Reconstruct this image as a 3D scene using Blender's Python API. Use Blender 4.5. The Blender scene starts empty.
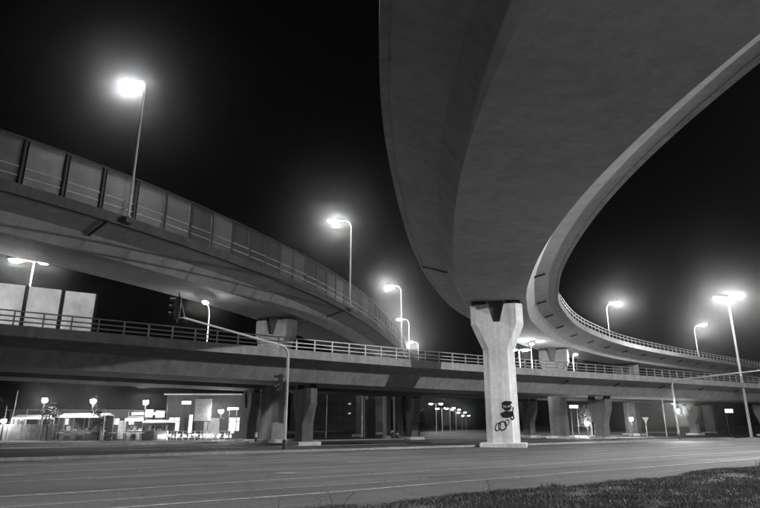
import bpy, math, random
import numpy as np
from mathutils import Vector
random.seed(7); rng = np.random.default_rng(7)
R = math.radians
scene = bpy.context.scene
col = scene.collection

# ------------------------------------------------------------------ camera
cam_d = bpy.data.cameras.new('camera'); cam = bpy.data.objects.new('camera', cam_d); col.objects.link(cam)
cam.location = (0, 0, 1.5); cam.rotation_euler = (R(90 + 16.43), 0, 0)
cam_d.sensor_width = 36.0; cam_d.lens = 580 / 760 * 36; cam_d.clip_start = 0.05; cam_d.clip_end = 4000
scene.camera = cam
# ------------------------------------------------------------------ night sky
world = bpy.data.worlds.new('World'); scene.world = world; world.use_nodes = True
wn = world.node_tree.nodes; wl = world.node_tree.links; wn.clear()
sky = wn.new('ShaderNodeTexSky'); sky.sky_type = 'NISHITA'; sky.sun_disc = False
sky.sun_elevation = R(-4); sky.sun_rotation = R(200)
bw = wn.new('ShaderNodeRGBToBW'); bg = wn.new('ShaderNodeBackground'); wo = wn.new('ShaderNodeOutputWorld')
wl.new(sky.outputs[0], bw.inputs[0]); wl.new(bw.outputs[0], bg.inputs[0]); wl.new(bg.outputs[0], wo.inputs[0])
bg.inputs[1].default_value = 0.018
# faint soft glow of the night sky, behind the camera to the right
sun_d = bpy.data.lights.new('sun', 'SUN'); sun_d.energy = 0.01; sun_d.angle = R(20)
sun = bpy.data.objects.new('sun', sun_d); col.objects.link(sun); sun.rotation_euler = (R(55), 0, R(20)); sun.location = (0, 0, 60)
vs = scene.view_settings; vs.view_transform = 'Standard'; vs.look = 'None'; vs.exposure = 2.3; vs.gamma = 1.0; vs.use_curve_mapping = False
scene.cycles.use_denoising = True
scene.cycles.sample_clamp_indirect = 4.0
scene.cycles.max_bounces = 6; scene.cycles.diffuse_bounces = 4; scene.cycles.volume_bounces = 0
scene.cycles.transparent_max_bounces = 16
# lamp strengths (radiance of the lens)
L_STREET = 650.0; L_DECK = 190.0; L_SIGNAL = 1300.0; L_NEAR = 7600.0; L_MAST = 800.0; L_POST = 120.0; L_SMALL = 30.0; L_SIGN = 0.22
HALO_HAZE = 0.00026

# ------------------------------------------------------------------ materials
MATS = {}
def nodes(name):
    m = bpy.data.materials.new(name); m.use_nodes = True; MATS[name] = m
    n = m.node_tree.nodes; l = m.node_tree.links; b = n['Principled BSDF']
    return m, n, l, b
def pos(n, l, scale):
    g = n.new('ShaderNodeNewGeometry'); mp = n.new('ShaderNodeMapping'); mp.inputs['Scale'].default_value = scale
    l.new(g.outputs['Position'], mp.inputs['Vector']); return mp.outputs[0]
def noise(n, l, vec, scale, detail=4, rough=.6):
    t = n.new('ShaderNodeTexNoise'); t.inputs['Scale'].default_value = scale; t.inputs['Detail'].default_value = detail
    t.inputs['Roughness'].default_value = rough; l.new(vec, t.inputs['Vector']); return t.outputs[0]
def mrange(n, l, v, a, b, c, d):
    m = n.new('ShaderNodeMapRange'); l.new(v, m.inputs[0])
    for i, q in enumerate((a, b, c, d)): m.inputs[i + 1].default_value = q
    return m.outputs[0]
def math_(n, l, op, a, b):
    m = n.new('ShaderNodeMath'); m.operation = op
    for i, q in enumerate((a, b)):
        if isinstance(q, (int, float)): m.inputs[i].default_value = q
        else: l.new(q, m.inputs[i])
    return m.outputs[0]
def grain(name, base, var=.35, rough=.85, sc=(.35, 3.0, 30.0), streak=.0, metal=0., bump=.15, spec=.3):
    """grey surface with blotches at three sizes, optional vertical run-off streaks and fine relief"""
    m, n, l, b = nodes(name)
    p = pos(n, l, (1, 1, 1))
    v = None
    for s, w in zip(sc, (1., .8, .5)):
        q = mrange(n, l, noise(n, l, p, s), .3, .7, 1 - var * w, 1 + var * w)
        v = q if v is None else math_(n, l, 'MULTIPLY', v, q)
    if streak:
        ps = pos(n, l, (2.2, 2.2, .12)); q = mrange(n, l, noise(n, l, ps, 1.0, 5, .7), .42, .68, 1.0, 1 - streak)
        v = math_(n, l, 'MULTIPLY', v, q)
    v = math_(n, l, 'MULTIPLY', v, base)
    cc = n.new('ShaderNodeCombineColor'); [l.new(v, cc.inputs[i]) for i in range(3)]
    l.new(cc.outputs[0], b.inputs['Base Color'])
    b.inputs['Roughness'].default_value = rough; b.inputs['Metallic'].default_value = metal
    b.inputs['Specular IOR Level'].default_value = spec
    if bump:
        bp = n.new('ShaderNodeBump'); bp.inputs['Strength'].default_value = bump; bp.inputs['Distance'].default_value = .03
        l.new(noise(n, l, p, sc[2], 6, .7), bp.inputs['Height']); l.new(bp.outputs[0], b.inputs['Normal'])
    return m
grain('concrete', .34, .16, streak=.28)
grain('concrete_soffit', .36, .13, sc=(.16, 1.1, 14.), streak=.16)
grain('concrete_darkened', .2, .12, sc=(.22, 1.6, 18.), streak=.2)  # base tone lowered so the barrier ramp renders darker
grain('concrete_mid', .25, .14, sc=(.22, 1.6, 18.), streak=.3)
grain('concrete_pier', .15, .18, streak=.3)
grain('deck_asphalt', .05, .25)
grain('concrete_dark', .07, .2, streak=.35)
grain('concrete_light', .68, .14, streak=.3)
grain('kerb_stone', .3, .25)
grain('galvanised', .3, .15, rough=.5, metal=.35, bump=0)
grain('pole_paint', .45, .12, rough=.5, bump=0)
grain('dark_metal', .035, .2, rough=.5, bump=0)
grain('black_rubber', .02, .2, bump=0)
grain('pavement', .07, .3)
grain('earth', .045, .35, sc=(.5, 4., 40.), bump=.5)
grain('bark', .06, .3)
grain('board_white', .65, .1, bump=0)
grain('board_grey', .32, .25, bump=0)
grain('board_dark', .06, .25, bump=0)
grain('canvas', .16, .15, bump=.05)
grain('brick_dark', .045, .25)
grain('grass_blade', .1, .4, sc=(.8, 5., 60.), bump=0, rough=.6)
grain('leaf', .05, .35, bump=0)
grain('dry_stem', .12, .2, bump=0)
grain('graffiti_black', .012, .3, bump=0)
grain('graffiti_white', .5, .2, bump=0)
grain('hoarding', .22, .3, streak=.3, bump=0)
grain('window_dark', .02, .1, rough=.7, bump=0, spec=.1)
grain('verge_soil', .06, .4, sc=(.6, 5., 60.), bump=.6)

def asphalt():
    m, n, l, b = nodes('asphalt')
    p = pos(n, l, (1, 1, 1))
    # worn wheel paths run along the road: rotate the coordinates into road direction
    g = n.new('ShaderNodeNewGeometry'); mp = n.new('ShaderNodeMapping'); mp.vector_type = 'TEXTURE'
    mp.inputs['Rotation'].default_value = (0, 0, math.atan2(.6, .8)); l.new(g.outputs['Position'], mp.inputs['Vector'])
    st = n.new('ShaderNodeMapping'); st.inputs['Scale'].default_value = (.02, .55, 1); l.new(mp.outputs[0], st.inputs['Vector'])
    w = mrange(n, l, noise(n, l, st.outputs[0], 1.6, 5, .6), .32, .68, .62, 1.4)
    st2 = n.new('ShaderNodeMapping'); st2.inputs['Scale'].default_value = (.05, 2.2, 1); l.new(mp.outputs[0], st2.inputs['Vector'])
    w2 = mrange(n, l, noise(n, l, st2.outputs[0], 2.2, 4, .7), .35, .7, .78, 1.3)
    b1 = mrange(n, l, noise(n, l, p, .22, 6, .7), .3, .7, .68, 1.3)
    b2 = mrange(n, l, noise(n, l, p, 9, 7, .9), .25, .75, .45, 1.6)
    v = math_(n, l, 'MULTIPLY', math_(n, l, 'MULTIPLY', w, w2), math_(n, l, 'MULTIPLY', b1, b2))
    # fine cracks
    vo = n.new('ShaderNodeTexVoronoi'); vo.feature = 'DISTANCE_TO_EDGE'; vo.inputs['Scale'].default_value = .33
    wp = n.new('ShaderNodeVectorMath'); wp.operation = 'ADD'
    nz = n.new('ShaderNodeTexNoise'); nz.inputs['Scale'].default_value = 1.3; l.new(p, nz.inputs['Vector'])
    l.new(p, wp.inputs[0]); l.new(nz.outputs['Color'], wp.inputs[1]); l.new(wp.outputs[0], vo.inputs['Vector'])
    cr_ = mrange(n, l, vo.outputs[0], .002, .008, .45, 1.0)
    v = math_(n, l, 'MULTIPLY', v, cr_)
    v = math_(n, l, 'MULTIPLY', v, .08)
    cc = n.new('ShaderNodeCombineColor'); [l.new(v, cc.inputs[i]) for i in range(3)]
    l.new(cc.outputs[0], b.inputs['Base Color']); b.inputs['Roughness'].default_value = .85
    b.inputs['Specular IOR Level'].default_value = .2
    bp = n.new('ShaderNodeBump'); bp.inputs['Strength'].default_value = .5; bp.inputs['Distance'].default_value = .01
    l.new(noise(n, l, p, 70, 3, .8), bp.inputs['Height']); l.new(bp.outputs[0], b.inputs['Normal'])
asphalt()
grain('asphalt_patch', .062, .22, sc=(.5, 4., 9.), bump=.3)
def road_paint():
    m, n, l, b = nodes('road_paint')
    p = pos(n, l, (1, 1, 1))
    a = mrange(n, l, noise(n, l, p, 5., 6, .75), .42, .64, .1, .42)
    c2 = mrange(n, l, noise(n, l, p, .6, 3), .3, .7, .6, 1.15)
    v = math_(n, l, 'MULTIPLY', a, c2)
    cc = n.new('ShaderNodeCombineColor'); [l.new(v, cc.inputs[i]) for i in range(3)]
    l.new(cc.outputs[0], b.inputs['Base Color']); b.inputs['Roughness'].default_value = .7
road_paint()
def sheet(name, base, transp, transl, vary=.05):
    """clear or frosted plastic sheet"""
    m, n, l, b = nodes(name)
    p = pos(n, l, (1, 1, 1))
    oi = n.new('ShaderNodeObjectInfo'); v = math_(n, l, 'MULTIPLY', mrange(n, l, noise(n, l, p, 1.1, 5), .3, .7, base * .8, base * 1.2), mrange(n, l, oi.outputs['Random'], 0, 1, 1-vary, 1+vary))
    cc = n.new('ShaderNodeCombineColor'); [l.new(v, cc.inputs[i]) for i in range(3)]
    l.new(cc.outputs[0], b.inputs['Base Color']); b.inputs['Roughness'].default_value = .25
    tl = n.new('ShaderNodeBsdfTranslucent'); l.new(cc.outputs[0], tl.inputs[0])
    tr = n.new('ShaderNodeBsdfTransparent'); tr.inputs[0].default_value = (.9, .9, .9, 1)
    m1 = n.new('ShaderNodeMixShader'); m1.inputs[0].default_value = transl; l.new(b.outputs[0], m1.inputs[1]); l.new(tl.outputs[0], m1.inputs[2])
    m2 = n.new('ShaderNodeMixShader'); m2.inputs[0].default_value = transp; l.new(m1.outputs[0], m2.inputs[1]); l.new(tr.outputs[0], m2.inputs[2])
    l.new(m2.outputs[0], n['Material Output'].inputs['Surface'])
sheet('clear_panel', .15, .45, .5, .45)
sheet('frosted_panel', .75, .05, .55)
def emit(name, s, base=.8):
    m, n, l, b = nodes(name)
    b.inputs['Base Color'].default_value = (base, base, base, 1)
    b.inputs['Emission Color'].default_value = (1, 1, 1, 1); b.inputs['Emission Strength'].default_value = s
emit('lens_street', L_STREET); emit('lens_near', L_NEAR); emit('lens_near_dim', L_NEAR*.075); emit('lens_soffit_fill', 190.); emit('lens_deck', L_DECK); emit('lens_low', 260.); emit('lens_deck_c', L_DECK*1.9); emit('lens_signal', L_SIGNAL); emit('lens_mast', L_MAST); emit('lens_post', L_POST); emit('lens_small', L_SMALL)
emit('lit_sign', L_SIGN); emit('lit_window', .05); emit('lit_tube', 1.2)

# ------------------------------------------------------------------ mesh helpers
WLOC = {}
class MB:
    def __init__(s): s.v = []; s.f = []
    def quad(s, a, b, c, d): k = len(s.v); s.v += [a, b, c, d]; s.f.append((k, k+1, k+2, k+3)); return s
    def box(s, c, d, rz=0., taper=1.):
        k = len(s.v); co, si = math.cos(rz), math.sin(rz)
        for z in (-1, 1):
            t = 1 if z < 0 else taper
            for x, y in ((-1, -1), (1, -1), (1, 1), (-1, 1)):
                px, py = x*d[0]/2*t, y*d[1]/2*t
                s.v.append((c[0] + px*co - py*si, c[1] + px*si + py*co, c[2] + z*d[2]/2))
        for q in ((3, 2, 1, 0), (4, 5, 6, 7), (0, 1, 5, 4), (1, 2, 6, 5), (2, 3, 7, 6), (3, 0, 4, 7)): s.f.append(tuple(k+i for i in q))
        return s
    def tube(s, pts, rad, n=8, cap=True):
        pts = [Vector(p) for p in pts]; rad = rad if hasattr(rad, '__len__') else [rad]*len(pts); k = len(s.v)
        up0 = None
        for i, p in enumerate(pts):
            t = (pts[min(i+1, len(pts)-1)] - pts[max(i-1, 0)]).normalized()
            if up0 is None: up0 = Vector((0, 0, 1)) if abs(t.z) < .9 else Vector((1, 0, 0))
            a = t.cross(up0).normalized(); b = t.cross(a).normalized(); up0 = -b if False else up0
            if abs(t.dot(up0)) > .98: up0 = a
            for j in range(n):
                w = 2*math.pi*j/n; s.v.append(tuple(p + (a*math.cos(w) + b*math.sin(w))*rad[i]))
        for i in range(len(pts)-1):
            for j in range(n): s.f.append((k+i*n+j, k+i*n+(j+1) % n, k+(i+1)*n+(j+1) % n, k+(i+1)*n+j))
        if cap: s.f.append(tuple(k+j for j in range(n))[::-1]); e = k+(len(pts)-1)*n; s.f.append(tuple(e+j for j in range(n)))
        return s
    def sweep(s, C, N, sec, bank=None, closed_ends=True):
        """carry a closed section (offset, height) along the centre line C with side vectors N"""
        k = len(s.v); m = len(sec); bank = np.zeros(len(C)) if bank is None else bank
        for p, nn, bk in zip(C, N, bank):
            for o, h in sec: s.v.append((p[0]+nn[0]*o, p[1]+nn[1]*o, p[2]+h-bk*o))
        for i in range(len(C)-1):
            for j in range(m): s.f.append((k+i*m+j, k+i*m+(j+1) % m, k+(i+1)*m+(j+1) % m, k+(i+1)*m+j))
        if closed_ends: s.f.append(tuple(k+j for j in range(m))); e = k+(len(C)-1)*m; s.f.append(tuple(e+j for j in range(m))[::-1])
        return s
    def prism(s, poly, z0, z1):
        k = len(s.v); m = len(poly)
        s.v += [(x, y, z0) for x, y in poly] + [(x, y, z1) for x, y in poly]
        s.f += [tuple(range(k, k+m))[::-1], tuple(range(k+m, k+2*m))] + [(k+i, k+(i+1) % m, k+m+(i+1) % m, k+m+i) for i in range(m)]
        return s
    def ell(s, c, r, n=10, m=6, half=0, rz=0.):
        """ellipsoid; half=-1 keeps the lower half"""
        k = len(s.v); co, si = math.cos(rz), math.sin(rz)
        lo, hi = (-90, 90) if not half else ((-90, 0) if half < 0 else (0, 90))
        for i in range(m+1):
            a = R(lo + (hi-lo)*i/m)
            for j in range(n):
                w = 2*math.pi*j/n; x = r[0]*math.cos(a)*math.cos(w); y = r[1]*math.cos(a)*math.sin(w)
                s.v.append((c[0]+x*co-y*si, c[1]+x*si+y*co, c[2]+r[2]*math.sin(a)))
        for i in range(m):
            for j in range(n): s.f.append((k+i*n+j, k+i*n+(j+1) % n, k+(i+1)*n+(j+1) % n, k+(i+1)*n+j))
        return s
    def mesh(s, name, mat, smooth=False, off=(0, 0, 0)):
        me = bpy.data.meshes.new(name)
        me.from_pydata([(x-off[0], y-off[1], z-off[2]) for x, y, z in s.v], [], s.f)
        me.materials.append(MATS[mat]); me.update()
        if smooth:
            me.polygons.foreach_set('use_smooth', [True]*len(me.polygons))
        return me
    def build(s, name, mat, parent=None, smooth=False, bevel=0.):
        off = WLOC.get(parent.name, (0, 0, 0)) if parent else (0, 0, 0)
        o = bpy.data.objects.new(name, s.mesh(name, mat, smooth, off)); col.objects.link(o)
        if parent: o.parent = parent
        WLOC[o.name] = off
        if bevel:
            b = o.modifiers.new('bevel', 'BEVEL'); b.width = bevel; b.segments = 2; b.limit_method = 'ANGLE'; b.angle_limit = R(35)
        if smooth:
            try: o.data.set_sharp_from_angle(angle=R(40))
            except Exception: pass
        return o
def tag(o, label=None, cat=None, group=None, kind=None):
    if label: o['label'] = label
    if cat: o['category'] = cat
    if group: o['group'] = group
    if kind: o['kind'] = kind
    return o
def empty(name, loc, parent=None):
    o = bpy.data.objects.new(name, None); col.objects.link(o); o.empty_display_size = .3
    pl = WLOC.get(parent.name, (0, 0, 0)) if parent else (0, 0, 0)
    o.location = tuple(a-b for a, b in zip(loc, pl)); o.parent = parent; WLOC[o.name] = tuple(loc); return o
def piece(me, name, loc, rz, parent):
    o = bpy.data.objects.new(name, me); col.objects.link(o)
    pl = WLOC.get(parent.name, (0, 0, 0)); o.parent = parent
    o.location = tuple(a-b for a, b in zip(loc, pl)); o.rotation_euler = (0, 0, rz); return o

# road frame: u along the road, v across it (away from the camera)
U = np.array([.8, .6]); V = np.array([-.6, .8])
def uv(u, v, z=0.): p = U*u + V*v; return (p[0], p[1], z)
ROADANG = math.atan2(.6, .8)

def curve(P, n=14):
    P = np.array(P, float); Q = np.vstack([2*P[0]-P[1], P, 2*P[-1]-P[-2]]); out = []
    for i in range(1, len(Q)-2):
        t = np.linspace(0, 1, n, endpoint=False)[:, None]; a, b, c, d = Q[i-1], Q[i], Q[i+1], Q[i+2]
        out.append(.5*((2*b)+(-a+c)*t+(2*a-5*b+4*c-d)*t*t+(-a+3*b-3*c+d)*t**3))
    out.append(Q[-2][None]); return np.vstack(out)
def frame(C):
    T = np.gradient(C, axis=0); T[:, 2] = 0; T /= np.linalg.norm(T, axis=1)[:, None]
    return T, np.stack([T[:, 1], -T[:, 0], 0*T[:, 0]], 1)
class Line:
    """a deck's centre line by arc length"""
    def __init__(s, P, bank=None):
        s.C = curve(P); s.T, s.N = frame(s.C)
        s.s = np.r_[0, np.cumsum(np.linalg.norm(np.diff(s.C, axis=0), axis=1))]
        s.bank = np.zeros(len(s.C)) if bank is None else bank(s.C)
    def at(s, d, off=0., dz=0.):
        f = lambda a: np.interp(d, s.s, a)
        p = np.array([f(s.C[:, i]) for i in range(3)]); n = np.array([f(s.N[:, i]) for i in range(3)]); n /= np.linalg.norm(n)
        b = f(s.bank); q = p + n*off; q[2] += dz - b*off
        return q, n
    def near(s, x, y):
        d = np.arange(0, s.s[-1], .05); return d[np.argmin((np.interp(d, s.s, s.C[:, 0])-x)**2 + (np.interp(d, s.s, s.C[:, 1])-y)**2)]
    def sub(s, a, b, step):
        k = max(2, int(round((b-a)/step))+1); ds = np.linspace(a, b, k)
        C = np.array([s.at(d)[0] for d in ds]); N = np.array([s.at(d)[1] for d in ds]); bk = np.interp(ds, s.s, s.bank)
        return ds, C, N, bk

# ------------------------------------------------------------------ the setting: ground, roads
g = MB().quad((-700, -300, -.012), (700, -300, -.012), (700, 900, -.012), (-700, 900, -.012)).build('ground', 'pavement'); tag(g, kind='structure')
def strip(u0, u1, v0, v1, z): return MB().quad(uv(u0, v0, z), uv(u1, v0, z), uv(u1, v1, z), uv(u0, v1, z))
road = strip(-140, 420, 8.0, 31.2, 0.).build('road', 'asphalt'); tag(road, kind='structure')
road2 = strip(-140, 420, 37.2, 51.0, 0.).build('road', 'asphalt'); tag(road2, kind='structure')
def lane(u0, u1, v, w=.17, wob=.08):
    mb = MB(); us = np.arange(u0, u1+.01, 1.0); ph = random.random()*6
    for a, b in zip(us[:-1], us[1:]):
        va, vb = [v + wob*(math.sin(q*.35+ph)+.5*math.sin(q*.9+2*ph)) for q in (a, b)]
        mb.quad(uv(a, va-w/2, .008), uv(b, vb-w/2, .008), uv(b, vb+w/2, .008), uv(a, va+w/2, .008))
    return mb.build('lane_line', 'road_paint', road)
lane(-30, 90, 12.4); lane(-30, 12, 13.75, .1)
lane(-30, 120, 15.9); lane(-30, 120, 19.7); lane(-40, 120, 23.2); lane(-40, 120, 26.8)
lane(-40, 120, 30.3)
for k in range(12):  # short dashes between the lanes
    u = 6 + 8.5*k; MB().quad(uv(u, 21.55, .0085), uv(u+2.2, 21.55, .0085), uv(u+2.2, 21.75, .0085), uv(u, 21.75, .0085)).build('lane_dash', 'road_paint', road)
ar = MB()   # worn turn arrow at the far left
ar.v = [uv(2.6, 22.6, .0085), uv(5.0, 22.9, .0085), uv(2.6, 23.1, .0085)]; ar.f = [(0, 1, 2)]
ar.v = [uv(1.0, 22.0, .0085), uv(3.4, 22.35, .0085), uv(1.0, 22.65, .0085), uv(-1.6, 22.25, .0085), uv(-1.6, 22.42, .0085), uv(1.0, 22.25, .0085), uv(1.0, 22.42, .0085)]
ar.f = [(0, 1, 2), (3, 5, 6, 4)]; ar.build('lane_arrow', 'road_paint', road)
for u0, u1, v0, v1 in ((-3, 4.5, 16.3, 19.2), (13, 17, 20.2, 22.9), (22, 34, 23.7, 26.4), (5.5, 8, 24, 26.3)):   # resurfaced rectangles
    MB().quad(uv(u0, v0, .004), uv(u1, v0+.1, .004), uv(u1-.2, v1, .004), uv(u0+.1, v1, .004)).build('road_patch', 'asphalt_patch', road)
mh = MB(); c0 = uv(9.6, 17.9)
mh.prism([(c0[0]+.4*math.cos(a*math.pi/10), c0[1]+.4*math.sin(a*math.pi/10)) for a in range(20)], .001, .012)
mh.build('manhole_cover', 'dark_metal', road)
for v, u0, u1 in ((37.2, -140, 420),):
    pass
def kerb(u0, u1, v, w=.22, h=.13, name='kerb', parent=None):
    """stones one metre long laid end to end"""
    me = MB().box((0, 0, h/2-.01), (.985, w, h+.02)).mesh('kerb_stone', 'kerb_stone')
    k = empty(name, uv(u0, v)) if parent is None else parent
    for i in range(int(u1-u0)):
        piece(me, 'kerb_stone', uv(u0+i+.5, v, random.uniform(-.008, .008)), ROADANG+random.uniform(-.006, .006), k)
    return k
# traffic island that carries the great pillar
isl = MB().prism([uv(u, v)[:2] for u, v in ((-60, 31.4), (74, 31.4), (75, 32.4), (75, 36), (74, 37), (-60, 37))], -.1, .11).build('traffic_island', 'earth')
tag(isl, kind='structure')
kerb(-40, 74, 31.3, parent=isl); kerb(8, 74, 37.08, parent=isl)
pav = strip(-140, 420, 51.2, 58.0, .1).build('pavement', 'pavement'); tag(pav, kind='structure')
kerb(-10, 90, 51.1, parent=pav)
# grass verge the camera stands on
def verge_h(u, v): return np.clip((9.95 + .25*np.sin(u*.31) + .12*np.sin(u*1.3) - v)/1.6, 0, 1)**.6*.16 + .03*np.sin(u*.7)*np.sin(v*.9)
mb = MB(); us = np.arange(-30, 46.1, .5); vs_ = np.r_[np.arange(-30, 6, 2.), np.arange(6, 11.3, .2)]
for u in us:
    for v in vs_: mb.v.append(uv(u, v, float(verge_h(u, v)) - .035))
nv = len(vs_)
mb.f = [(i*nv+j, (i+1)*nv+j, (i+1)*nv+j+1, i*nv+j+1) for i in range(len(us)-1) for j in range(nv-1)]
vg = mb.build('grass_verge', 'verge_soil', smooth=True); tag(vg, kind='structure')
def blades(n, usel, hmin, hmax, name, label):
    u, v = usel(n); keep = v < 10.05 + .25*np.sin(u*.31) + .12*np.sin(u*1.3) + rng.normal(0, .16, len(u)); u, v = u[keep], v[keep]
    cl = np.clip(.5 + .3*np.sin(u*1.7+np.sin(v*2.1)*2)*np.sin(v*1.9+u*.6) + .3*np.sin(u*.63+1.3*np.sin(v*.8))*np.sin(v*1.1-u*.4) + .2*np.sin(u*4.3+v)*np.sin(v*5.1), 0, 1)
    k2 = rng.random(len(u)) < .08 + 1.1*cl; u, v, cl = u[k2], v[k2], cl[k2]
    n = len(u); z = verge_h(u, v) - .03; x = U[0]*u+V[0]*v; y = U[1]*u+V[1]*v
    h = rng.uniform(hmin, hmax, n)*(.4+1.3*cl); a = rng.uniform(0, 2*np.pi, n); w = rng.uniform(.006, .013, n); ln = rng.normal(0, .45, (n, 2))*h[:, None]
    P = np.empty((n, 3, 3)); dx, dy = np.cos(a)*w, np.sin(a)*w
    P[:, 0] = np.stack([x-dx, y-dy, z], 1); P[:, 1] = np.stack([x+dx, y+dy, z], 1); P[:, 2] = np.stack([x+ln[:, 0], y+ln[:, 1], z+h], 1)
    me = bpy.data.meshes.new(name); me.from_pydata(P.reshape(-1, 3).tolist(), [], np.arange(3*n).reshape(-1, 3).tolist())
    me.materials.append(MATS['grass_blade']); o = bpy.data.objects.new(name, me); col.objects.link(o); tag(o, label, 'grass', kind='stuff'); return o
blades(380000, lambda n: (rng.uniform(2, 36, n), rng.uniform(3.5, 10.9, n)), .02, .065, 'grass', 'short ragged grass on the verge at the bottom right')
def clump(u, v, n, r, hh, label):
    mb = MB(); b = uv(u, v, float(verge_h(u, v))-.03)
    for i in range(n):
        a = random.uniform(0, 6.28); q = random.random()*r; x, y = b[0]+math.cos(a)*q, b[1]+math.sin(a)*q; h = hh*random.uniform(.5, 1)
        le = random.uniform(-.4, .4)*h; lf = random.uniform(-.4, .4)*h; w = .01
        k = len(mb.v); mb.v += [(x-w, y, b[2]), (x+w, y, b[2]), (x+le*.5+w*.6, y+lf*.5, b[2]+h*.6), (x+le*.5-w*.6, y+lf*.5, b[2]+h*.6), (x+le, y+lf, b[2]+h)]
        mb.f += [(k, k+1, k+2, k+3), (k+3, k+2, k+4)]
    o = mb.build('grass_tuft', 'grass_blade'); return tag(o, label, 'grass tuft', 'grass tufts on the verge edge')
clump(29.0, 9.6, 260, 1.1, .42, 'tall grass tuft at the far right end of the verge')
clump(26.6, 10.0, 120, .6, .3, 'low grass tuft just left of the tallest tuft')
clump(13.0, 9.95, 60, .35, .14, 'small grass tuft at the verge edge in the middle')['kind'] = 'stuff'
def weed(u, v, h, bend, label, v0=None):
    b = uv(u, v, max(0., float(verge_h(u, v))-.03)); r = empty('weed_stem', b)
    pts = [(b[0]+bend*(t**2), b[1], b[2]+h*t) for t in (0, .3, .6, .85, 1)]
    MB().tube(pts, [.009, .008, .007, .005, .002], 5).build('stem', 'dry_stem', r)
    for t, sgn in ((.35, 1), (.55, -1), (.75, 1), (.9, -1)):
        x, y, z = b[0]+bend*t*t, b[1], b[2]+h*t; q = .16*h*sgn
        MB().quad((x, y, z), (x+q*.6, y-.012, z+h*.06), (x+q, y, z+h*.14), (x+q*.5, y+.012, z+h*.1)).build('leaf', 'leaf', r)
    tag(r, label, 'weed', 'bare weeds at the verge edge')
weed(6.5, 10.2, .26, -.08, 'thin dark weed leaning left, second of those at the bottom edge')
weed(6.75, 10.15, .25, .22, 'thin dark weed curling right at the bottom edge')
weed(5.4, 10.3, .22, .03, 'leftmost thin dark weed at the bottom edge')
weed(11.1, 10.4, .26, -.1, 'thin weed at the verge edge below the main pillar')

# ------------------------------------------------------------------ viaducts
SEC = [(-2.31, 0), (2.31, 0), (2.96, 1.0), (4.7, 1.5), (4.7, 1.72), (-4.7, 1.72), (-4.7, 1.5), (-2.96, 1.0)]
BEAM_R = [(4.62, 1.44), (4.86, 1.44), (4.86, 2.05), (4.56, 2.05), (4.56, 1.74), (4.62, 1.74)]
BEAM_L = [(-a, b) for a, b in BEAM_R][::-1]
def deck(label, name, L, mat='concrete_soffit', beam='concrete', edges='LR'):
    r = empty(name, tuple(L.C[len(L.C)//2])); tag(r, label, 'viaduct')
    d = MB().sweep(L.C, L.N, SEC, L.bank).build('box_girder', mat, r, smooth=True)
    MB().sweep(L.C, L.N, [(-4.5, 1.71), (4.5, 1.71), (4.5, 1.735), (-4.5, 1.735)], L.bank).build('carriageway', 'deck_asphalt', r, smooth=True)
    if 'R' in edges: MB().sweep(L.C, L.N, BEAM_R, L.bank).build('edge_beam', beam, r, smooth=True)
    if 'L' in edges: MB().sweep(L.C, L.N, BEAM_L, L.bank).build('edge_beam', beam, r, smooth=True)
    return r
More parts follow.
